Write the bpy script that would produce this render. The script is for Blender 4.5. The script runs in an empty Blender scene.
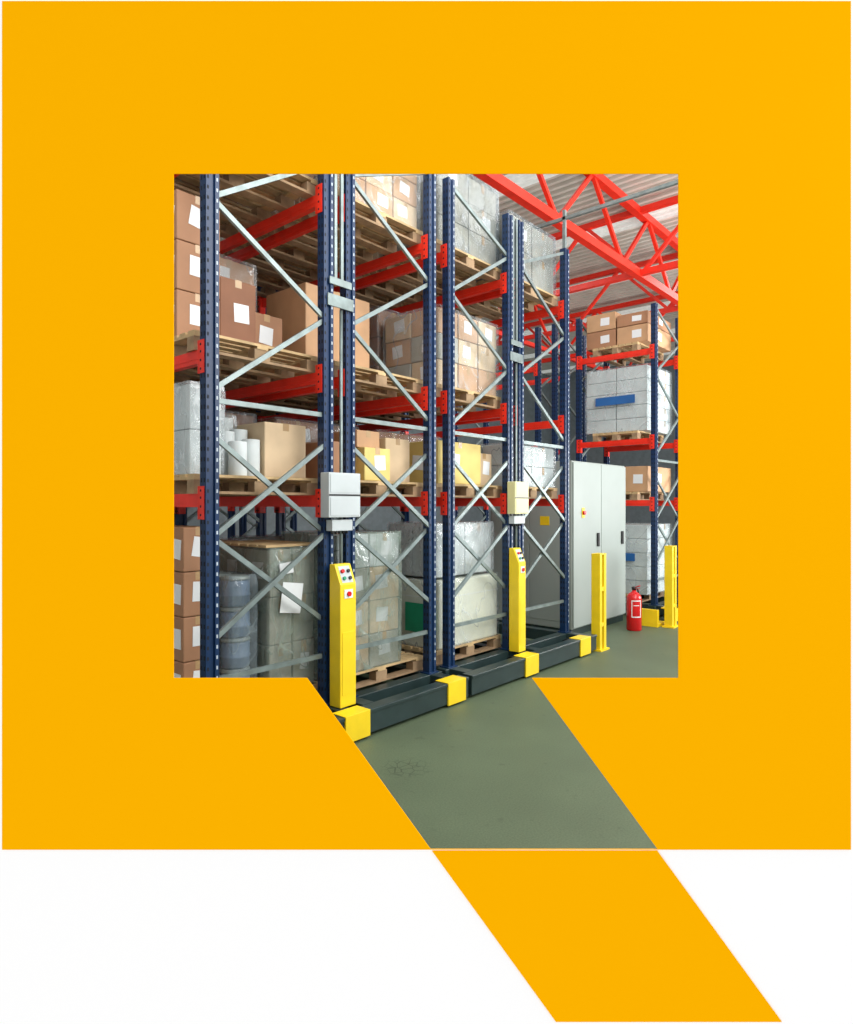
import bpy, bmesh, math, random
from mathutils import Vector, Matrix
random.seed(7)
S=bpy.context.scene; COL=S.collection
S.view_settings.view_transform='Standard'
# ---------------------------------------------------------------- world axes: X runs along the row of rack fronts, Y runs into the racks
ANG=math.radians(40.94); FW=Vector((math.cos(ANG),math.sin(ANG),0)); RT=Vector((math.sin(ANG),-math.cos(ANG),0))
F=647.0; H=1.84
def L(r,g,b):
    f=lambda c:(c/255/12.92) if c/255<=.04045 else ((c/255+.055)/1.055)**2.4
    return (f(r),f(g),f(b),1)
def mat(name,rgb,rough=.5,metal=0,var=.12,scale=6,spec=.5,bump=0,emit=0,detail=4):
    m=bpy.data.materials.new(name); m.use_nodes=True; nt=m.node_tree; p=nt.nodes['Principled BSDF']
    c=L(*rgb)
    tc=nt.nodes.new('ShaderNodeTexCoord'); no=nt.nodes.new('ShaderNodeTexNoise'); no.inputs['Scale'].default_value=scale; no.inputs['Detail'].default_value=detail
    rp=nt.nodes.new('ShaderNodeValToRGB')
    rp.color_ramp.elements[0].position=.3; rp.color_ramp.elements[1].position=.7
    rp.color_ramp.elements[0].color=tuple(x*(1-var) for x in c[:3])+(1,); rp.color_ramp.elements[1].color=tuple(min(1,x*(1+var)) for x in c[:3])+(1,)
    nt.links.new(tc.outputs['Object'],no.inputs['Vector']); nt.links.new(no.outputs['Fac'],rp.inputs['Fac']); nt.links.new(rp.outputs['Color'],p.inputs['Base Color'])
    p.inputs['Roughness'].default_value=rough; p.inputs['Metallic'].default_value=metal; p.inputs['Specular IOR Level'].default_value=spec
    if bump:
        b=nt.nodes.new('ShaderNodeBump'); b.inputs['Strength'].default_value=bump; b.inputs['Distance'].default_value=.02
        nt.links.new(no.outputs['Fac'],b.inputs['Height']); nt.links.new(b.outputs['Normal'],p.inputs['Normal'])
    if emit:
        p.inputs['Emission Color'].default_value=c; p.inputs['Emission Strength'].default_value=emit
    return m
M={}
M['navy']=mat('navy_paint',(18,46,82),.35,0,.12,spec=.35)
M['hole']=mat('slot_dark',(8,12,20),.8)
M['holelight']=mat('slot_light',(176,188,198),.6)
M['red']=mat('red_orange_paint',(234,48,28),.4,0,.1)
M['silver']=mat('galvanised_steel',(124,137,136),.4,.4,.22,10)
M['yellow']=mat('yellow_paint',(240,206,26),.4,0,.06)
M['carriage']=mat('dark_carriage_paint',(38,54,54),.35,0,.2)
M['black']=mat('black_plastic',(18,18,20),.4)
M['cabinet']=mat('cabinet_paint',(152,162,157),.42,0,.04,2)
M['cream']=mat('cream_box_paint',(216,212,160),.45,0,.04)
M['white']=mat('white_box_paint',(182,190,192),.45,0,.04)
M['paper']=mat('label_paper',(226,230,232),.7,0,.03)
M['redlab']=mat('extinguisher_red',(205,22,26),.25)
M['tape']=mat('packing_tape',(178,146,104),.3)
M['wood']=mat('pallet_wood',(190,162,118),.75,0,.25,9)
M['wooddark']=mat('pallet_wood_dark',(150,124,94),.8,0,.25,9)
CART=[mat('cardboard_%s'%n,c,.7,0,.1,4) for n,c in (('tan',(190,150,112)),('brown',(164,120,88)),('dark',(138,94,68)),('pale',(206,182,148)),('grey',(162,160,148)),('white',(200,208,208)),('yellow',(210,188,112)))]
M['blue']=mat('pale_blue_plastic',(116,138,164),.4,0,.12)
M['bluelab']=mat('blue_label',(36,96,160),.5)
M['green']=mat('green_label',(20,138,100),.6)
M['creamgoods']=mat('cream_goods',(222,224,206),.5,0,.05,3)
M['wallgrey']=mat('warehouse_wall',(112,122,126),.8)
M['roof']=mat('corrugated_steel',(208,206,196),.5,.0,.12,2)
M['sky']=mat('translucent_roof_sheet',(216,220,216),.6,emit=.3)
M['yflat']=mat('flat_yellow',(252,178,1),1,0,0,1,spec=0)
M['wflat']=mat('flat_white',(255,255,255),1,0,0,1,spec=0)
# concrete floor: soft stains, fine grain, small dark scuffs and one patch of cracks
m=mat('green_grey_concrete',(84,98,74),.55,0,.1,1.6,bump=.05,detail=12); M['concrete']=m
nt=m.node_tree; p=nt.nodes['Principled BSDF']; tc=[n for n in nt.nodes if n.type=='TEX_COORD'][0]; rp=[n for n in nt.nodes if n.type=='VALTORGB'][0]
def mr(a,b,lo,hi):
    r=nt.nodes.new('ShaderNodeMapRange'); r.inputs['From Min'].default_value=a; r.inputs['From Max'].default_value=b; r.inputs['To Min'].default_value=lo; r.inputs['To Max'].default_value=hi; return r
def noise(scale,detail,a,b,lo,hi):
    n=nt.nodes.new('ShaderNodeTexNoise'); n.inputs['Scale'].default_value=scale; n.inputs['Detail'].default_value=detail
    r=mr(a,b,lo,hi); nt.links.new(tc.outputs['Object'],n.inputs['Vector']); nt.links.new(n.outputs['Fac'],r.inputs['Value']); return r
prev=rp.outputs['Color']
def scaleby(sock):
    global prev
    mx=nt.nodes.new('ShaderNodeVectorMath'); mx.operation='SCALE'; nt.links.new(prev,mx.inputs[0]); nt.links.new(sock,mx.inputs['Scale']); prev=mx.outputs[0]
for args in ((90,4,.3,.7,.82,1.18),(9,10,.63,.7,1,.78)): scaleby(noise(*args).outputs['Result'])
vo=nt.nodes.new('ShaderNodeTexVoronoi'); vo.feature='DISTANCE_TO_EDGE'; vo.inputs['Scale'].default_value=16
nt.links.new(tc.outputs['Object'],vo.inputs['Vector'])
cr=mr(0,.07,1,0); nt.links.new(vo.outputs['Distance'],cr.inputs['Value'])
di=nt.nodes.new('ShaderNodeVectorMath'); di.operation='DISTANCE'; di.inputs[1].default_value=(3.33,3.08,0); nt.links.new(tc.outputs['Object'],di.inputs[0])
dm=mr(.08,.2,1,0); nt.links.new(di.outputs['Value'],dm.inputs['Value'])
mu=nt.nodes.new('ShaderNodeMath'); mu.operation='MULTIPLY'; nt.links.new(cr.outputs['Result'],mu.inputs[0]); nt.links.new(dm.outputs['Result'],mu.inputs[1])
inv=mr(0,1,1,.25); nt.links.new(mu.outputs[0],inv.inputs['Value']); scaleby(inv.outputs['Result'])
nt.links.new(prev,p.inputs['Base Color'])
def film(name,alpha,tint):
    m=bpy.data.materials.new(name); m.use_nodes=True; nt=m.node_tree; nt.nodes.clear()
    N=nt.nodes.new; k=nt.links.new
    o=N('ShaderNodeOutputMaterial'); mx=N('ShaderNodeMixShader'); tr=N('ShaderNodeBsdfTransparent'); p=N('ShaderNodeBsdfPrincipled')
    tr.inputs['Color'].default_value=(.96,.97,.97,1)
    p.inputs['Base Color'].default_value=L(*tint); p.inputs['Roughness'].default_value=.1; p.inputs['Specular IOR Level'].default_value=1
    tc=N('ShaderNodeTexCoord'); no=N('ShaderNodeTexNoise'); no.inputs['Scale'].default_value=2.6; no.inputs['Detail'].default_value=4; no.inputs['Distortion'].default_value=1.2
    mp=N('ShaderNodeMapping'); mp.inputs['Scale'].default_value=(1.6,1.6,1.0); mp.inputs['Rotation'].default_value=(.4,.3,.2)
    r=N('ShaderNodeMapRange'); r.inputs['From Min'].default_value=.35; r.inputs['From Max'].default_value=.75; r.inputs['To Min'].default_value=alpha*.5; r.inputs['To Max'].default_value=min(1,alpha*1.7)
    n2=N('ShaderNodeTexNoise'); n2.inputs['Scale'].default_value=1.7; n2.inputs['Detail'].default_value=1; n2.inputs['Distortion'].default_value=1.2
    sb=N('ShaderNodeMath'); sb.operation='SUBTRACT'; sb.inputs[1].default_value=.5
    ab=N('ShaderNodeMath'); ab.operation='ABSOLUTE'
    wr=N('ShaderNodeMapRange'); wr.inputs['From Min'].default_value=0; wr.inputs['From Max'].default_value=.02; wr.inputs['To Min'].default_value=.3; wr.inputs['To Max'].default_value=0  # pale streaks added to the opacity, painted highlights along film wrinkles
    ad=N('ShaderNodeMath'); ad.operation='ADD'; ad.use_clamp=True
    b=N('ShaderNodeBump'); b.inputs['Strength'].default_value=.9; b.inputs['Distance'].default_value=.04
    k(tc.outputs['Object'],mp.inputs['Vector']); k(mp.outputs['Vector'],no.inputs['Vector']); k(mp.outputs['Vector'],n2.inputs['Vector'])
    k(no.outputs['Fac'],r.inputs['Value']); k(n2.outputs['Fac'],sb.inputs[0]); k(sb.outputs[0],ab.inputs[0]); k(ab.outputs[0],wr.inputs['Value'])
    k(r.outputs['Result'],ad.inputs[0]); k(wr.outputs['Result'],ad.inputs[1]); k(ad.outputs[0],mx.inputs['Fac'])
    k(no.outputs['Fac'],b.inputs['Height']); k(b.outputs['Normal'],p.inputs['Normal'])
    k(tr.outputs[0],mx.inputs[1]); k(p.outputs[0],mx.inputs[2]); k(mx.outputs[0],o.inputs['Surface'])
    return m
FILM={'clear':film('clear_wrap',.17,(206,216,220)),'grey':film('grey_wrap',.32,(132,144,150)),'white':film('white_wrap',.3,(214,222,226)),'cloud':film('cloudy_green_grey_wrap',.46,(138,152,142))}
# ---------------------------------------------------------------- mesh builder in world coordinates
class MB:
    def __init__(s): s.v=[]; s.f=[]; s.m=[]; s.sm=[]
    def box(s,x0,x1,y0,y1,z0,z1,mi=0):
        b=len(s.v); s.v+=[(x,y,z) for z in (z0,z1) for x,y in ((x0,y0),(x1,y0),(x1,y1),(x0,y1))]
        for f in ((0,3,2,1),(4,5,6,7),(0,1,5,4),(1,2,6,5),(2,3,7,6),(3,0,4,7)): s.f.append([b+i for i in f]); s.m.append(mi); s.sm.append(0)
        return s
    def prism(s,pts,z0,z1,mi=0):
        b=len(s.v); n=len(pts); s.v+=[(x,y,z0) for x,y in pts]+[(x,y,z1) for x,y in pts]
        s.f.append([b+i for i in reversed(range(n))]); s.f.append([b+n+i for i in range(n)]); s.m+=[mi,mi]; s.sm+=[0,0]
        for i in range(n): j=(i+1)%n; s.f.append([b+i,b+j,b+n+j,b+n+i]); s.m.append(mi); s.sm.append(0)
        return s
    def loft(s,rings,mi=0,smooth=0):
        b=len(s.v); n=len(rings[0])
        for r in rings: s.v+=[tuple(p) for p in r]
        s.f.append([b+i for i in reversed(range(n))]); s.f.append([b+n*(len(rings)-1)+i for i in range(n)]); s.m+=[mi,mi]; s.sm+=[0,0]
        for k in range(len(rings)-1):
            for i in range(n):
                j=(i+1)%n; s.f.append([b+n*k+i,b+n*k+j,b+n*(k+1)+j,b+n*(k+1)+i]); s.m.append(mi); s.sm.append(smooth)
        return s
    def bar(s,p,q,w,t,mi=0,up=(0,0,1)):
        p=Vector(p);q=Vector(q);d=(q-p).normalized();up=Vector(up)
        if abs(d.dot(up))>.98: up=Vector((0,1,0))
        a=d.cross(up).normalized(); c=a.cross(d).normalized()
        ring=lambda o:[o+a*w/2*i+c*t/2*j for i,j in ((-1,-1),(1,-1),(1,1),(-1,1))]
        return s.loft([ring(p),ring(q)],mi)
    def tube(s,pts,r,n=12,mi=0):
        P=[Vector(p) for p in pts]; rings=[]
        rr=r if isinstance(r,(list,tuple)) else [r]*len(P)
        for i,p in enumerate(P):
            d=(P[min(i+1,len(P)-1)]-P[max(i-1,0)]).normalized(); up=Vector((0,0,1)) if abs(d.z)<.95 else Vector((0,1,0))
            a=d.cross(up).normalized(); c=a.cross(d).normalized()
            rings.append([p+a*math.cos(t)*rr[i]+c*math.sin(t)*rr[i] for t in [2*math.pi*k/n for k in range(n)]])
        return s.loft(rings,mi,1)
    def lathe(s,cx,cy,prof,n=20,mi=0):
        return s.loft([[(cx+r*math.cos(2*math.pi*k/n),cy+r*math.sin(2*math.pi*k/n),z) for k in range(n)] for r,z in prof],mi,1)
    def note(s,face,u,v,z,w,h,ang):
        # a thin rectangular paper on a face that looks toward -Y ('v') or -X ('u'), turned by ang degrees about its centre
        a=math.radians(ang); R=[]
        for i,j in ((-1,-1),(1,-1),(1,1),(-1,1)):
            p=i*w/2*math.cos(a)-j*h/2*math.sin(a); q=i*w/2*math.sin(a)+j*h/2*math.cos(a); R.append((p,q))
        if face=='v': return s.loft([[(u+p,v-.0005,z+q) for p,q in R],[(u+p,v-.003,z+q) for p,q in R]])
        return s.loft([[(u-.0005,v+p,z+q) for p,q in R],[(u-.003,v+p,z+q) for p,q in R]])
    def build(s,name,mats,parent=None,loc=None,bevel=0):
        if not isinstance(mats,(list,tuple)): mats=[mats]
        o0=Vector(parent['_w']) if parent is not None else Vector(loc if loc is not None else s.base())
        me=bpy.data.meshes.new(name); me.from_pydata([tuple(Vector(v)-o0) for v in s.v],[],s.f)
        for m in mats: me.materials.append(m)
        for p,mi,sm in zip(me.polygons,s.m,s.sm): p.material_index=mi; p.use_smooth=bool(sm)
        bm=bmesh.new(); bm.from_mesh(me); bmesh.ops.recalc_face_normals(bm,faces=bm.faces); bm.to_mesh(me); bm.free()
        o=bpy.data.objects.new(name,me); COL.objects.link(o)
        if parent is not None: o.parent=parent; o['_w']=tuple(o0)
        else: o.location=o0; o['_w']=tuple(o0)
        if bevel:
            b=o.modifiers.new('bevel','BEVEL'); b.width=bevel; b.segments=2; b.limit_method='ANGLE'
        return o
    def base(s):
        xs=[v[0] for v in s.v]; ys=[v[1] for v in s.v]; zs=[v[2] for v in s.v]
        return ((min(xs)+max(xs))/2,(min(ys)+max(ys))/2,min(zs))
def box(*a,mi=0): return MB().box(*a,mi=mi)
def tag(o,label,cat,group=None):
    o['label']=label; o['category']=cat
    if group: o['group']=group
    return o
def thing(name,loc,label,cat,group=None):
    o=bpy.data.objects.new(name,None); COL.objects.link(o); o.location=loc; o['_w']=tuple(loc); o.empty_display_size=.1
    return tag(o,label,cat,group)
def struct(o): o['kind']='structure'; return o
# ---------------------------------------------------------------- setting
R0=4.08  # row of front uprights
def bordercoord(px,py,W=2.29): return ((px-426.5)*W/F, H+(505-py)*W/F)
def slab(name,loops,y0,y1,m):
    bm=bmesh.new(); edges=[]
    for lp in loops:
        vs=[bm.verts.new((bordercoord(*p)[0],0,bordercoord(*p)[1])) for p in lp]
        for i in range(len(vs)): edges.append(bm.edges.new((vs[i],vs[(i+1)%len(vs)])))
    bmesh.ops.triangle_fill(bm,use_beauty=True,use_dissolve=False,edges=edges)
    for v in bm.verts: v.co.y=y0-2.29
    r=bmesh.ops.extrude_face_region(bm,geom=bm.faces[:])
    for g in r['geom']:
        if isinstance(g,bmesh.types.BMVert): g.co.y=y1-2.29
    bmesh.ops.recalc_face_normals(bm,faces=bm.faces)
    me=bpy.data.meshes.new(name); bm.to_mesh(me); bm.free(); me.materials.append(m)
    o=bpy.data.objects.new(name,me); COL.objects.link(o); o.location=FW*2.29; o.rotation_euler=(0,0,ANG-math.pi/2)
    return o
hole=[(173.6,173.6),(678.4,173.6),(678.4,678),(532,678),(657.5,849.2),(430.5,849.2),(307,678),(173.6,678)]
hole2=[(160,160),(692,160),(692,692),(562,692),(677,850.4),(410,850.4),(290,692),(160,692)]
zb=1024.8
struct(slab('border_backing',[[(-700,-260),(1550,-260),(1550,zb+2),(-700,zb+2)],hole2],2.294,2.299,M['wflat']))  # added white backing of the graphic border, not a warehouse wall
b=slab('border_frame',[[(2,1),(851,1),(851,849.7),(2,849.7)],hole],2.29,2.2935,M['yflat'])  # flat graphic border added around the view, no sign in the warehouse
tag(b,'large flat yellow square graphic border with a square opening and slanted slot onto the warehouse','graphic border')
b=slab('border_stripe',[[(432,851),(657.5,851),(782,1022),(556,1022)]],2.29,2.2935,M['yflat'])  # lower stripe of the added graphic border
tag(b,'slanted yellow graphic stripe on the white backing below the square yellow border','graphic border')
fl=MB()
c0=FW*2.3-RT*9; c1=FW*2.3+RT*30; c2=FW*34+RT*30; c3=FW*34-RT*22; c4=FW*12-RT*22
fl.prism([(c.x,c.y) for c in (c0,c1,c2,c3,c4)],-.1,0)
struct(fl.build('floor',M['concrete'],loc=(0,0,0)))
struct(box(-6,26,15,15.2,0,8).build('wall_back',M['wallgrey']))
struct(box(25.8,26,-6,15,0,8).build('wall_right',M['wallgrey']))
rf=MB(); ys=2.2; ye=15.2; pitch=.2; x=-6.0; pr=[]
while x<26:
    pr+=[(x,7.7),(x+.07,7.7),(x+.10,7.78),(x+.17,7.78)]; x+=pitch
N=len(pr); rf.v=[(a,ys,z) for a,z in pr]+[(a,ye,z) for a,z in pr]
for i in range(N-1):
    rf.f.append([i,i+1,N+i+1,N+i]); rf.m.append(1 if (i//4)%15 in (3,4,5) else 0); rf.sm.append(0)
struct(rf.build('ceiling',[M['roof'],M['sky']],loc=(0,0,7.7)))
# ---------------------------------------------------------------- roof trusses
def truss(axis,fix,a0,a1,label,zb=6.3,zt=7.5,pan=1.2,ph=0,cw=.11):
    P=lambda a,z:(a,fix,z) if axis=='x' else (fix,a,z)
    t=thing('roof_truss',P((a0+a1)/2,zb),label,'roof truss')
    MB().bar(P(a0,zb),P(a1,zb),cw,cw).build('bottom_chord',M['red'],t)
    MB().bar(P(a0,zt),P(a1,zt),cw,cw).build('top_chord',M['red'],t)
    a=a0+ph; k=0
    while a+pan<=a1:
        MB().bar(P(a,zb if k%2 else zt),P(a+pan,zt if k%2 else zb),.065,.065).build('web_brace',M['red'],t)
        a+=pan; k+=1
    return t
truss('x',5.1,3.0,25,'red steel roof truss running above the racks just behind their front ends',cw=.14)
truss('x',9.6,3.0,25,'red steel roof truss farther back, parallel to the front one',ph=.6)
truss('y',12.1,-1,14.5,'red steel cross truss above the far right rack')
truss('y',14.8,-1,14.5,'slimmer red cross truss just beyond the far right rack',cw=.1,ph=.5)
truss('y',17.5,-1,14.5,'distant red steel cross truss beyond the far right rack')
# ---------------------------------------------------------------- mobile pallet racks
LV=[1.86,2.87,4.33]; TOP=5.10; DECK=[.22,1.92,2.93,4.39]
def upright(t,u,v,z1=TOP,slots=True):
    m=MB(); pr=[(-.05,-.04),(-.02,-.04),(-.014,-.024),(.014,-.024),(.02,-.04),(.05,-.04),(.05,.04),(-.05,.04)]
    m.prism([(u+a,v+b) for a,b in pr],.22,z1)
    if slots:
        z=.34
        while z<z1-.04:
            for a in (-.036,.034): m.box(u+a-.006,u+a+.006,v-.0412,v-.0400,z,z+.024,1 if a<0 else 2)
            for c in (-.018,.018): m.box(u-.0512,u-.05,v+c-.007,v+c+.007,z,z+.03,1)
            z+=.072
    o=m.build('upright',[M['navy'],M['hole'],M['holelight']],t)
    box(u-.07,u+.07,v-.06,v+.06,.22,.232).build('foot_plate',M['navy'],o)
def brace(t,u0,z0,u1,z1,v,off=0):
    MB().bar((u0,v+off,z0),(u1,v+off,z1),.026,.036).build('brace',M['silver'],t)
def bay_frame(t,u0,u1,v,mirror=False,full=True,z1=TOP):
    upright(t,u0,v,z1,full); upright(t,u1,v,z1,full)
    a,b=(u1-.04,u0+.04) if mirror else (u0+.04,u1-.04)
    w=v-.005
    brace(t,u0+.04,.62,u1-.04,.62,w); brace(t,u0+.04,2.57,u1-.04,2.57,w)
    for z in (.92,1.64):
        brace(t,a,z,b,z+.68,w,-.016); brace(t,b,z,a,z+.68,w,.016)
    for p,q,zp,zq in ((a,b,2.66,3.33),(b,a,3.37,3.96),(a,b,4.0,4.6),(b,a,4.64,5.04)): brace(t,p,zp,q,zq,w)
def beams(t,u,v0,v1,lv=LV):
    for z in lv:
        m=box(u-.025,u+.025,v0+.042,v1-.042,z-.035,z+.06); m.box(u-.029,u-.025,v0+.05,v1-.05,z-.005,z+.025)
        o=m.build('beam',M['red'],t)
        for v,s in ((v0,1),(v1,-1)):
            m=MB(); m.box(u-.0565,u-.0515,v-.02 if s>0 else v-.06,v+.06 if s>0 else v+.02,z-.12,z+.11); m.box(u-.0565,u+.03,v+s*.0405-(.005 if s<0 else 0),v+s*.0405+(.005 if s>0 else 0),z-.12,z+.11)
            for dz in (-.09,-.03,.03,.08): m.box(u-.0575,u-.0565,v+s*.02-.008,v+s*.02+.008,z+dz-.008,z+dz+.008,1)
            m.build('beam_connector',[M['red'],M['hole']],o)
def guard(o,c):
    mm=box(c-.13,c+.13,3.682,3.70,.02,.226); mm.box(c-.13,c+.13,3.682,3.84,.2205,.227)
    mm.build('corner_guard',M['yellow'],o,bevel=.003)
    MB().tube([(c-.03,3.93,.09),(c+.03,3.93,.09)],.09,16).build('wheel',M['black'],o)
def carriage(t,us,vend,caps,ext=(.12,.12)):
    a=us[0]-ext[0]; b=us[-1]+ext[1]
    m=box(a,b,3.70,3.82,.03,.22); m.box(a,b,3.69,3.70,.19,.22); m.box(a,b,4.02,4.14,.05,.22)
    for u in us: m.box(u-.06,u+.06,3.82,vend+.1,.08,.2195)
    m.box(a,b,6.79,6.91,.05,.2195)
    o=m.build('base_carriage',M['carriage'],t,bevel=.006)
    for c in caps: guard(o,c)
def double_rack(us,label,vs,caps=()):
    t=thing('mobile_rack',((us[0]+us[-1])/2,R0,0),label,'mobile rack')
    for k,v in enumerate(vs):
        bay_frame(t,us[0],us[1],v,False,k==0); bay_frame(t,us[2],us[3],v,True,k==0)
    for u in us:
        for i in range(len(vs)-1): beams(t,u,vs[i],vs[i+1])
    g0,g1=us[1],us[2]; mid=(g0+g1)/2
    box(g0-.02,g1+.02,R0-.055,R0-.042,3.46,3.56).build('row_spacer',M['silver'],t,bevel=.003)
    box(g0-.0,g1+.0,R0-.055,R0-.042,3.64,3.70).build('row_spacer',M['silver'],t,bevel=.003)
    for s in (-.035,.035): box(mid+s-.014,mid+s+.014,R0-.03,R0-.01,3.70,5.1).build('cable_tray',M['silver'],t)
    MB().tube([(mid+.03,R0-.02,.22),(mid+.03,R0-.02,3.46)],.014,8).build('conduit',M['silver'],t)
    carriage(t,us,vs[-1],caps)
    return t
UA,UB,UC,UD=(2.406,3.447),(3.687,4.749),(5.042,6.096),(6.32,7.391); UE=(10.34,11.42)
VS=[R0,6.85,9.65]
double_rack(UA+UB,'tall navy mobile rack on the left with silver bracing and red beams',VS,caps=(3.44,4.68))
double_rack(UC+UD,'tall navy mobile rack in the middle, between left rack and grey cabinet',VS,caps=(5.98,7.2))
tE=thing('mobile_rack',(UE[0],R0,0),'farthest navy mobile rack at the right edge beyond the grey cabinet','mobile rack')
VE=[R0,5.42,5.9,6.25,8.2]
for k,v in enumerate(VE): bay_frame(tE,UE[0],UE[1],v,False,True)
for u in UE:
    for i in (0,3): beams(tE,u,VE[i],VE[i+1])
m=box(10.06,11.6,3.70,3.82,.03,.22); m.box(10.2,11.6,4.02,4.14,.05,.22)
for u in UE: m.box(u-.06,u+.06,3.82,8.3,.08,.2195)
o=m.build('base_carriage',M['carriage'],tE)
mm=box(9.6,9.94,3.74,4.02,.0,.05); mm.box(9.6,9.66,3.74,4.02,.05,.26); mm.box(9.66,9.94,3.96,4.02,.05,.2); mm.box(10.04,10.3,3.67,3.70,.02,.24); mm.box(10.04,10.3,3.67,3.86,.2205,.24)
mm.build('corner_guard',M['yellow'],o,bevel=.004)
# ---------------------------------------------------------------- pallets and goods
pal0=None
def pallet(uc,vc,z,label,lu=1.14,lv=.8):
    global pal0
    if pal0 is None:
        t=thing('pallet',(uc,vc,z),label,'pallet','wooden pallets in the racks')
        m=MB()
        for k in range(7): y=vc-lv/2+k*(lv-.085)/6; m.box(uc-lu/2,uc+lu/2,y,y+.085,z+.12,z+.14)
        for k in (-1,0,1): m.box(uc+k*(lu/2-.05)-.05,uc+k*(lu/2-.05)+.05,vc-lv/2,vc+lv/2,z+.1,z+.12)
        m.build('deck',M['wood'],t)
        for k in (-1,0,1):
            y=vc+k*(lv/2-.05); m=MB(); m.box(uc-lu/2,uc+lu/2,y-.05,y+.05,z,z+.02)
            for q in (-1,0,1): m.box(uc+q*(lu/2-.07)-.07,uc+q*(lu/2-.07)+.07,y-.045,y+.045,z+.02,z+.1)
            m.build('skid',M['wooddark'],t)
        pal0=t; return t
    r=pal0.copy(); COL.objects.link(r); r.location=(uc,vc,z); r['label']=label; r['_w']=(uc,vc,z)
    for ch in pal0.children:
        c=ch.copy(); COL.objects.link(c); c.parent=r
    return r
def ra(): return random.uniform(-7,7)
def carton_mesh(u0,u1,v0,v1,z0,z1,ci,parent,sticker=1,tape=True):
    o=box(u0,u1,v0,v1,z0,z1).build('carton',CART[ci],parent,bevel=.008)
    w=u1-u0; h=z1-z0; d=v1-v0
    if sticker:
        sw=min(.15,w*.4); sh=min(.13,h*.5)
        m=MB().note('v',u0+w*random.uniform(.35,.65),v0,z0+h*.55,sw,sh,ra()); m.note('u',u0,v0+d*random.uniform(.35,.6),z0+h*.55,min(.15,d*.4),sh,ra())
        m.build('sticker',M['paper'],o)
    if tape and h>.2:
        m=box(u0+w/2-.025,u0+w/2+.025,v0-.0015,v0-.0003,z1-.09,z1); m.box(u0+w/2-.025,u0+w/2+.025,v0,v1,z1+.0002,z1+.0015); m.build('tape',M['tape'],o)
    return o
def loose(u0,u1,v0,v1,z0,z1,ci,label,sticker=1,group=None,edge=False):
    t=thing('carton',((u0+u1)/2,(v0+v1)/2,z0),label,'carton',group)
    b=box(u0,u1,v0,v1,z0,z1).build('box_body',CART[ci],t,bevel=.008)
    w=u1-u0;h=z1-z0;d=v1-v0
    if sticker:
        MB().note('v',u0+w*(.5 if edge else random.uniform(.35,.65)),v0,z0+h*.55,min(.15,w*.42),min(.15,h*.45),ra()-3).build('sticker',M['paper'],t)
        MB().note('u',u0,v0+(.085 if edge else d*.35),z0+h*.5,.1 if edge else min(.16,d*.4),min(.15,h*.45),ra()+5).build('sticker',M['paper'],t)
    m=box(u0+w/2-.03,u0+w/2+.03,v0-.0008,v0-.0003,z1-.06,z1); m.box(u0+w/2-.03,u0+w/2+.03,v0,v1,z1+.0002,z1+.0015); m.build('tape',M['tape'],t)
    return t
def shell(t,u0,u1,v0,v1,z0,h,fk,a=.012):
    rings=[]
    for s in (0,.08,.3,.5,.7,.92,1):
        b=a+(.006 if 0<s<1 else 0)+random.uniform(0,.006); z=z0+.001+(h+a)*s; c=.018
        x0,x1,y0,y1=u0-b,u1+b,v0-b,v1+b
        rings.append([(x0+c,y0,z),(x1-c,y0,z),(x1,y0+c,z),(x1,y1-c,z),(x1-c,y1,z),(x0+c,y1,z),(x0,y1-c,z),(x0,y0+c,z)])
    MB().loft(rings).build('stretch_film',FILM[fk],t)
def wrapped(u0,u1,v0,v1,z0,h,nu,nv,nz,cis,fk,label,sticker=.6,g=.006):
    t=thing('wrapped_load',((u0+u1)/2,(v0+v1)/2,z0),label,'wrapped load')
    w=(u1-u0)/nu; d=(v1-v0)/nv; e=h/nz
    for k in range(nz):
        for i in range(nu):
            for j in range(nv):
                if i>0 and j>0 and k<nz-1: continue
                q=random.uniform(0,.012)
                carton_mesh(u0+i*w+g+q,u0+(i+1)*w-g,v0+j*d+g+q,v0+(j+1)*d-g,z0+k*e+.002,z0+(k+1)*e-.004,random.choice(cis),t,sticker=random.random()<sticker,tape=(j==0))
    shell(t,u0,u1,v0,v1,z0,h,fk)
    return t
def planks(t,u0,u1,v0,v1,z):
    m=MB(); n=6; d=(v1-v0)/n
    for k in range(n): m.box(u0-.02,u1+.02,v0+k*d+.01,v0+(k+1)*d-.01,z,z+.02)
    m.build('top_boards',M['wood'],t)
RK={'A':(UA,'leftmost bay'),'B':(UB,'second bay'),'C':(UC,'third bay'),'D':(UD,'fourth bay')}
LN=['floor level','lowest shelf','middle shelf','top shelf']
SL=[(4.2,5.0),(5.06,5.86),(5.92,6.72),(6.98,7.78),(7.86,8.66)]
SN=['front','second','third','fourth','fifth']; LAY=['bottom','second','third','topmost']
def slot(r,l,s):
    (a,b),n=RK[r]; c=(a+b)/2; v0,v1=SL[s]; z=DECK[l]
    pallet(c,(v0+v1)/2,z,'wooden pallet, %s one from the aisle, on %s of %s'%(SN[s],LN[l],n))
    return c-.53,c+.53,v0+.02,v1-.02,z+.141
def P(r,l,s): return '%s pallet on %s of %s'%(SN[s],LN[l],RK[r][1])
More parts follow.
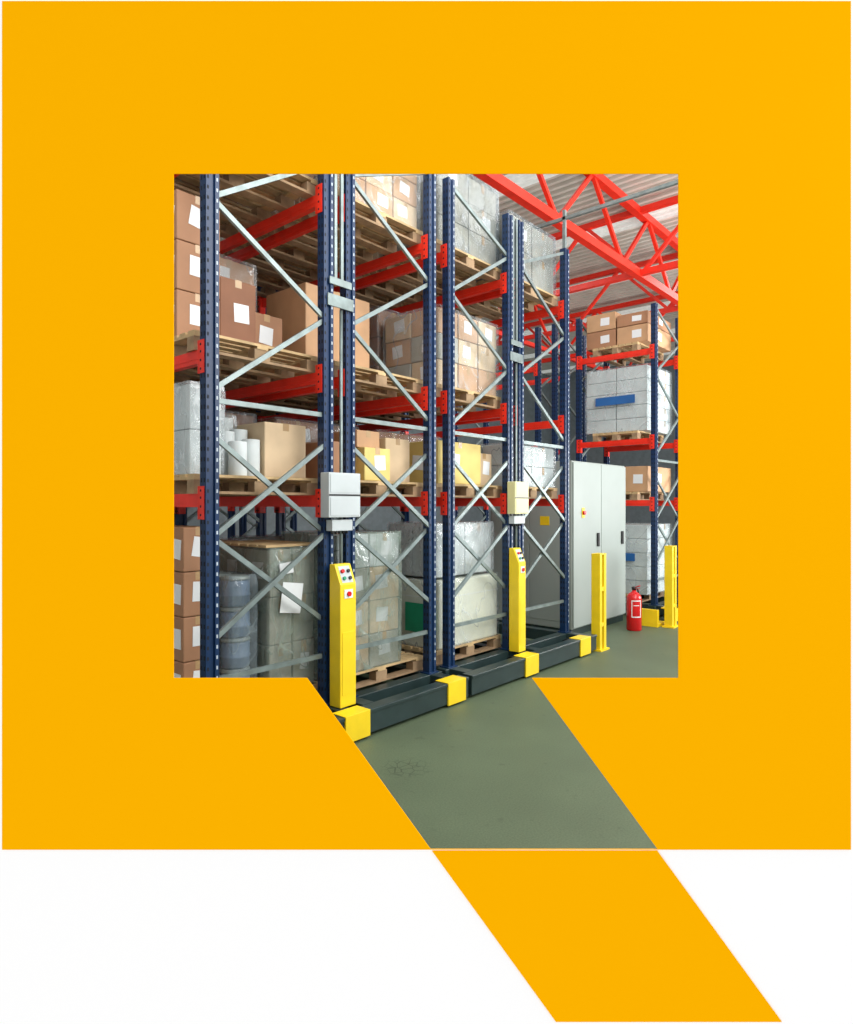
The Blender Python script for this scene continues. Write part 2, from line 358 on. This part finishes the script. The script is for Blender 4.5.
# --- leftmost bay, floor level
a,b,c,d,z=slot('A',0,0)
for k in range(4): loose(a,a+.25,c+.2,d,z+k*.33,z+k*.33+.325,1,'brown carton with white sticker, %s of four at floor level, outer edge of leftmost bay'%LAY[k],edge=True)
t=thing('wrapped_load',(a+.415,c+.3,z),'clear wrapped stack of pale blue round drums at floor level of leftmost bay','wrapped load')
for k in range(4):
    for q in range(2):
        zz=z+k*.235; y=c+.18+q*.26
        o=MB().lathe(a+.415,y,[(.1,zz),(.11,zz+.01),(.11,zz+.07),(.116,zz+.078),(.116,zz+.09),(.11,zz+.098),(.11,zz+.18),(.105,zz+.2)]).build('drum',M['blue'],t)
        MB().lathe(a+.415,y,[(.114,zz+.201),(.114,zz+.215),(.1,zz+.228)]).build('lid',M['cabinet'],o)
shell(t,a+.30,a+.53,c+.06,c+.565,z,.94,'grey',.004)
t=wrapped(a+.60,b,c,d,z,1.13,2,2,3,(4,),'cloud','cloudy green grey wrapped pallet load with tilted white stickers at floor level of leftmost bay',.2)
MB().note('v',a+.79,c-.034,z+.74,.2,.24,-8).build('sticker',M['paper'],t)
MB().note('v',a+.74,c-.034,z+.98,.13,.09,6).build('sticker',M['paper'],t)
planks(t,a+.6,b,c,d,z+1.145)
a,b,c,d,z=slot('A',1,0)
wrapped(a,a+.27,c+.12,d,z,.66,1,2,2,(5,),'white','white wrapped narrow stack on lowest shelf at outer edge of leftmost bay',0)
for k in range(4):
    x=a+.385+(k%2)*.15; y=c+.1+.17*(k//2)+.05*(k%2)
    hh=.26+.09*(k//2)+.03*(k%2)
    t=thing('film_roll',(x,y,z),('left front','right front','left rear','right rear')[k]+' white upright roll on lowest shelf of leftmost bay','roll','white rolls')
    MB().lathe(x,y,[(.068,z),(.07,z+.004),(.07,z+hh-.004),(.068,z+hh)]).build('roll_body',CART[5],t)
    MB().lathe(x,y,[(.025,z+hh+.0005),(.025,z+hh+.003)]).build('core',CART[1],t)
wrapped(a+.315,a+.60,c+.47,d,z,.5,2,1,3,(5,),'clear','small white wrapped boxes behind the white rolls on lowest shelf of leftmost bay',0)
loose(a+.63,b-.02,c+.1,d,z,z+.44,3,'open tan carton behind diagonal braces on lowest shelf of leftmost bay',0)
a,b,c,d,z=slot('A',2,0)
for k in range(3): loose(a,a+.36,c+.3,d,z+k*.37,z+k*.37+.365,1,'brown carton with white sticker, %s of three on middle shelf, outer edge of leftmost bay'%LAY[k],edge=True)
loose(a+.39,a+.72,c+.35,d,z,z+.58,2,'dark brown tall carton on middle shelf of leftmost bay',1)
loose(a+.74,b,c+.45,d,z,z+.4,1,'small brown carton beside tall dark one on middle shelf of leftmost bay',1)
for s in range(2):
    a,b,c,d,z=slot('A',3,s)
    wrapped(a,b,c,d,z,.9,2,2,3,(0,1),'clear','clear wrapped brown cartons, '+P('A',3,s))
# --- second bay
a,b,c,d,z=slot('B',0,0)
t=wrapped(a,b-.27,c,d,z,1.22,2,2,4,(4,5,3),'cloud','cloudy wrapped grey and tan cartons with white stickers, '+P('B',0,0),.7)
a,b,c,d,z=slot('B',1,0)
loose(a+.03,a+.3,c+.12,d-.1,z,z+.34,1,'brown carton at left on front pallet of lowest shelf of second bay',0)
loose(a+.33,a+.66,c+.0,d-.1,z,z+.3,6,'yellowish carton in the middle on front pallet of lowest shelf of second bay')
loose(a+.31,a+.6,c+.08,d-.2,z+.303,z+.46,0,'flat tan carton lying on the yellowish one on lowest shelf of second bay',0)
loose(a+.70,b-.02,c+.1,d-.05,z,z+.42,3,'pale carton at right on front pallet of lowest shelf of second bay',0)
slot('B',2,1)
a,b,c,d,z=slot('B',2,0)
loose(a,a+.8,c+.42,5.24,z,z+.78,0,'big tan carton with brown tape on middle shelf of second bay',0)
a,b,c,d,z=slot('B',3,0)
wrapped(a,b,c,d,z,.9,3,3,4,(0,3),'clear','clear wrapped tan cartons with many white stickers, '+P('B',3,0),1)
# --- third bay
a,b,c,d,z=slot('C',0,0)
t=thing('wrapped_load',((a+b)/2,(c+d)/2,z),'cream wrapped goods with green label on floor level front pallet of third bay','wrapped load')
box(a,b,c,d,z,z+.70).build('goods',M['creamgoods'],t,bevel=.02)
box(a-.034,a-.028,c+.0,c+.42,z+.16,z+.46).build('green_label',M['green'],t)
box(a-.004,b+.004,c-.004,d+.004,z+.52,z+.526).build('strapping',M['paper'],t)
shell(t,a,b,c,d,z,.70,'clear',.01)
wrapped(a+.03,b-.03,c+.05,d-.03,z+.73,.55,2,2,1,(5,),'white','pale wrapped load stacked directly above cream goods in third bay',0)
a,b,c,d,z=slot('C',1,0)
loose(a,a+.74,c,d,z,z+.44,6,'wide yellowish carton on front pallet of lowest shelf of third bay')
loose(a+.77,b,c+.08,d,z,z+.36,3,'pale tan carton at right on front pallet of lowest shelf of third bay')
a,b,c,d,z=slot('C',2,0)
wrapped(a,b,c,d,z,.8,3,2,3,(0,0,4,3),'clear','clear wrapped mixed cartons, '+P('C',2,0),.6)
a,b,c,d,z=slot('C',3,0)
wrapped(a,b,c,d,z,.86,2,2,3,(4,),'grey','silvery grey wrapped tall load, '+P('C',3,0),.3)
# --- fourth bay
a,b,c,d,z=slot('D',1,0)
wrapped(a,b,c,d,z,.5,2,2,2,(5,),'clear','white wrapped low load, '+P('D',1,0),.3)
a,b,c,d,z=slot('D',3,0)
wrapped(a,b,c,d,z,.74,2,2,2,(4,),'grey','see-through wrapped grey load, '+P('D',3,0),.3)
# --- deeper pallets
W=['clear','clear','grey','white']
names={'clear':'clear wrapped cartons','grey':'grey wrapped cartons','white':'white wrapped cartons'}
deep=[('A',0,1),('A',1,1),('A',2,1),('A',2,2),('B',0,1),('B',1,1),('B',3,1),('B',2,2),('B',3,2),('B',1,2),('C',0,1),('C',1,1),('C',2,1),('C',3,1),('C',2,2),('C',3,2),('C',1,2),
      ('B',2,3),('B',3,3),('C',2,3),('C',3,3),('C',1,3),('D',3,1),('D',3,2),('D',3,3)]
for (r,l,s) in deep:
    a,b,c,d,z=slot(r,l,s)
    h=[1.15,.6,random.choice((.7,.95)),random.choice((.7,.8))][l]
    k=random.choice(W); ci=random.choice([(0,),(1,0),(3,0),(4,),(1,)])
    wrapped(a,b,c,d,z,h,2,2,{.6:2}.get(h,3),ci,k,names[k]+', '+P(r,l,s),.5)
# --- far right rack
def slotE(l,v0=4.2,v1=5.3):
    z=DECK[l]; c=(UE[0]+UE[1])/2; pallet(c,(v0+v1)/2,z,'wooden pallet on %s of far right rack'%LN[l]); return c-.52,c+.52,v0,v1,z+.141
a,b,c,d,z=slotE(3)
for i in range(2):
    for k in range(2): loose(a,b,c+i*.56,c+i*.56+.53,z+k*.3,z+k*.3+(.29 if i or not k else .2),1 if (i+k)%2 else 0,'%s %s brown carton on top shelf of far right rack'%(('lower','upper')[k],('nearer','rear')[i]))
a,b,c,d,z=slotE(2)
t=wrapped(a,b,c,d,z,1.08,2,2,5,(5,),'clear','white wrapped load with blue label on middle shelf of far right rack',0)
box(a-.045,a-.038,c+.2,c+.9,z+.46,z+.6).build('blue_label',M['bluelab'],t)
a,b,c,d,z=slotE(1)
for i in range(2): loose(a,b,c+i*.5,c+i*.5+.47,z,z+.42,0,'%s tan carton on lowest shelf of far right rack'%(('nearer','rear')[i]))
a,b,c,d,z=slotE(0)
t=wrapped(a,b,c,d,z,1.15,2,2,5,(5,),'clear','white wrapped load with blue labels at floor level of far right rack',0)
box(a-.045,a-.038,c+.2,c+.8,z+.55,z+.68).build('blue_label',M['bluelab'],t)
# ---------------------------------------------------------------- control pillars, boxes
def pillar(u,v,label,z0=.2235,h=1.14,w=.17,dp=.13):
    t=thing('control_pillar',(u,v,z0),label,'control pillar')
    x0,x1,y0,y1=u-w/2,u+w/2,v-dp/2,v+dp/2
    z=z0
    MB().loft([[(x0,y0,z),(x1,y0,z),(x1,y1,z),(x0,y1,z)],[(x0,y0,z+h-.16),(x1,y0,z+h-.16),(x1,y1,z+h-.16),(x0,y1,z+h-.16)],[(x0,y0+.07,z+h),(x1,y0+.07,z+h),(x1,y1,z+h),(x0,y1,z+h)]]).build('pillar_body',M['yellow'],t,bevel=.006)
    box(x0+.02,x1-.02,y0-.004,y0-.0005,z+.1,z+.6).build('cover_plate',M['yellow'],t,bevel=.001)
    n=Vector((0,-.16,.07)).normalized(); sl=Vector((0,.07,.16)).normalized(); o=Vector((u,y0,z+h-.16)); f=w/.19
    def q(name,cx,s,r,m,th=.012):
        p=o+Vector((cx*f,0,0))+sl*s
        MB().tube([p-n*.002,p+n*th],r*f,14).build(name,M[m],t)
    p=o+sl*.085
    MB().bar(p-sl*.07,p+sl*.07,.13*f,.006,up=n).build('panel_plate',M['white'],t)
    q('push_button',-.035,.11,.018,'redlab',.022); q('push_button',.035,.11,.016,'black',.02); q('push_button',-.035,.05,.016,'green',.02); q('push_button',.035,.05,.016,'black',.02)
    box(u-.05*f,u+.05*f,y0-.006,y0-.0005,z+h-.27,z+h-.2).build('warning_plate',M['paper'],t)
    MB().tube([(u,y0-.006,z+h-.235),(u,y0-.02,z+h-.235)],.02,14).build('stop_button',M['redlab'],t)
    return t
pillar(3.51,3.94,'yellow control pillar with buttons on the carriage of the left rack')
pillar(6.08,3.94,'yellow control pillar with buttons on the carriage of the middle rack',w=.14)
def cbox(u,m,label,w=.34):
    t=thing('control_box',(u,R0-.1,1.72),label,'control box')
    box(u-w/2,u+w/2,R0-.15,R0-.045,1.74,2.10).build('box_body',m,t,bevel=.006)
    box(u-w/2+.015,u+w/2-.015,R0-.154,R0-.1505,1.755,1.90).build('lower_door',m,t,bevel=.001)
    box(u-w/2+.015,u+w/2-.015,R0-.154,R0-.1505,1.94,2.085).build('upper_door',m,t,bevel=.001)
    box(u-w/2+.002,u+w/2-.002,R0-.1525,R0-.1495,1.913,1.927).build('seam',M['black'],t)
    o=box(u-.11,u+.11,R0-.12,R0-.045,1.63,1.72).build('terminal_box',M['white'],t,bevel=.004)
    for k in range(5): MB().tube([(u-.08+k*.04,R0-.08,1.63),(u-.08+k*.04,R0-.08,1.605)],.011,8).build('cable_gland',M['black'],o)
cbox(3.525,M['white'],'light grey electrical control box between the two bays of the left rack')
cbox(6.16,M['cream'],'cream electrical control box between the two bays of the middle rack',.28)
# ---------------------------------------------------------------- grey cabinet
cu0,cu1,cv0,cv1=8.12,9.86,4.37,5.75
t=thing('electrical_cabinet',((cu0+cu1)/2,(cv0+cv1)/2,0),'tall light grey double door electrical cabinet between middle and far racks','cabinet')
box(cu0,cu1,cv0,cv1,.1,2.46).build('cabinet_body',M['cabinet'],t,bevel=.012)
box(cu0+.02,cu1-.02,cv0+.02,cv1-.02,0,.1).build('plinth',M['carriage'],t)
mid=(cu0+cu1)/2+.0
for i,(x0,x1) in enumerate(((cu0+.015,mid-.006),(mid+.006,cu1-.015))):
    dd=box(x0,x1,cv0-.022,cv0-.002,.12,2.44).build('door',M['cabinet'],t,bevel=.006)
    hx=x1-.12 if i==0 else x0+.7
    box(hx-.025,hx+.025,cv0-.05,cv0-.0225,1.23,1.43).build('handle',M['black'],dd,bevel=.006)
o=box(cu0+.25,cu0+.33,cv0-.03,cv0-.0225,1.66,1.80).build('switch_plate',M['yellow'],t)
MB().tube([(cu0+.29,cv0-.03,1.73),(cu0+.29,cv0-.06,1.73)],.03,16).build('stop_button',M['redlab'],o)
for y0,y1 in ((cv0+.03,cv0+.68),(cv0+.70,cv1-.03)): box(cu0-.006,cu0-.001,y0,y1,.2,2.4).build('side_panel',M['cabinet'],t,bevel=.002)
box(cu0-.010,cu0-.0065,cv0+.35,cv0+.5,1.55,1.68).build('warning_sticker',M['yellow'],t)
# ---------------------------------------------------------------- fire extinguisher
eu,ev=9.19,3.93
t=thing('fire_extinguisher',(eu,ev,0),'red fire extinguisher standing on the floor right of the grey cabinet','fire extinguisher')
MB().lathe(eu,ev,[(.095,0),(.108,.015),(.108,.46),(.098,.51),(.06,.55),(.03,.565),(.03,.59)],28).build('cylinder',M['redlab'],t)
MB().lathe(eu,ev,[(.034,.591),(.034,.63),(.018,.64)],16).build('valve',M['black'],t)
m=MB(); m.bar((eu,ev-.02,.63),(eu-.06,ev-.11,.665),.025,.012); m.bar((eu,ev-.02,.61),(eu-.05,ev-.1,.62),.022,.01); m.build('lever',M['redlab'],t)
MB().tube([(eu+.03,ev,.61),(eu+.1,ev-.01,.6),(eu+.135,ev-.02,.5),(eu+.13,ev-.02,.3),(eu+.125,ev-.02,.16)],[.012,.012,.012,.012,.02],10).build('hose',M['black'],t)
m=MB()
def arc(a0,a1,z0,z1,n=8):
    A=[math.radians(a0+(a1-a0)*k/n) for k in range(n+1)]
    m.loft([[(eu+.1095*math.cos(x),ev+.1095*math.sin(x),z) for x in A]+[(eu+.1075*math.cos(x),ev+.1075*math.sin(x),z) for x in reversed(A)] for z in (z0,z1)])
arc(185,260,.435,.45); arc(185,260,.2,.215); arc(184,190,.2,.45,2); arc(255,261,.2,.45,2); arc(200,245,.37,.38)
m.build('instruction_label',M['paper'],t)
# ---------------------------------------------------------------- yellow sensor posts
def post(u,v,label):
    t=thing('sensor_post',(u,v,0),label,'sensor post')
    box(u-.12,u+.12,v-.09,v+.09,0,.02).build('base_plate',M['yellow'],t)
    box(u-.09,u-.03,v-.06,v+.06,.02,1.21).build('side_channel',M['yellow'],t,bevel=.004)
    box(u+.03,u+.09,v-.06,v+.06,.02,1.21).build('side_channel',M['yellow'],t,bevel=.004)
    box(u-.03,u+.03,v-.01,v+.05,.02,1.2).build('lens_strip',M['carriage'],t)
    box(u-.09,u+.09,v-.06,v+.06,1.2105,1.225).build('top_cap',M['yellow'],t)
    for z in (.3,.75): box(u-.029,u+.029,v-.055,v-.011,z,z+.05).build('cross_bracket',M['yellow'],t)
post(7.66,3.74,'yellow upright sensor post on floor at the end of the middle rack')
post(9.80,3.62,'yellow upright sensor post beside the far right rack')
t=thing('cable_boom',(7.391,R0,5.101),'grey steel cable arm on a short post above the middle rack','cable arm')
box(7.37,7.41,R0-.02,R0+.02,5.101,5.6).build('post',M['silver'],t)
box(7.37,7.41,2.0,6.2,5.475,5.515).build('arm',M['silver'],t)
# ---------------------------------------------------------------- lights
def area(loc,target,sx,sy,e,col=(1,1,1)):  # unseen fill lights added to brighten the interior, no real fixtures
    l=bpy.data.lights.new('fill_light','AREA'); l.shape='RECTANGLE'; l.size=sx; l.size_y=sy; l.energy=e; l.color=col
    o=bpy.data.objects.new('fill_light',l); COL.objects.link(o); o.location=loc; o.rotation_euler=(Vector(target)-Vector(loc)).to_track_quat('-Z','Y').to_euler(); return o
area((5.5,-1.2,6.2),(5,5,2),4,3,310,(1,.99,.97))  # added out of view behind the border, brightens the rack fronts
area((4.6,-.4,3.4),(5.2,6,1.2),3,1.5,100,(1,1,.98))
area((9,1.0,7.2),(8.5,5,1),3,3,130)
area((3,5,7.4),(4,8,3),3,6,240)  # added fill above the left racks
area((14,-1,2.5),(14,7,7.7),6,3,850)  # added uplight out of view, brightens the roof and trusses
area((9,9,7.4),(8.8,7,0),2,5,190)
area((18,4,7.2),(16,6,0),4,4,180)
w=bpy.data.worlds.new('world'); S.world=w; w.use_nodes=True
w.node_tree.nodes['Background'].inputs[0].default_value=(1,1,1,1); w.node_tree.nodes['Background'].inputs[1].default_value=1.0
# ---------------------------------------------------------------- camera
cd=bpy.data.cameras.new('camera'); cam=bpy.data.objects.new('camera',cd); COL.objects.link(cam)
cd.sensor_fit='VERTICAL'; cd.sensor_height=36; cd.lens=F/1024*36; cd.shift_y=-7/1024; cd.clip_start=.05
cam.location=(0,0,H); cam.rotation_euler=(math.pi/2,0,ANG-math.pi/2)
S.camera=cam
for o in COL.objects:
    if '_w' in o: del o['_w']
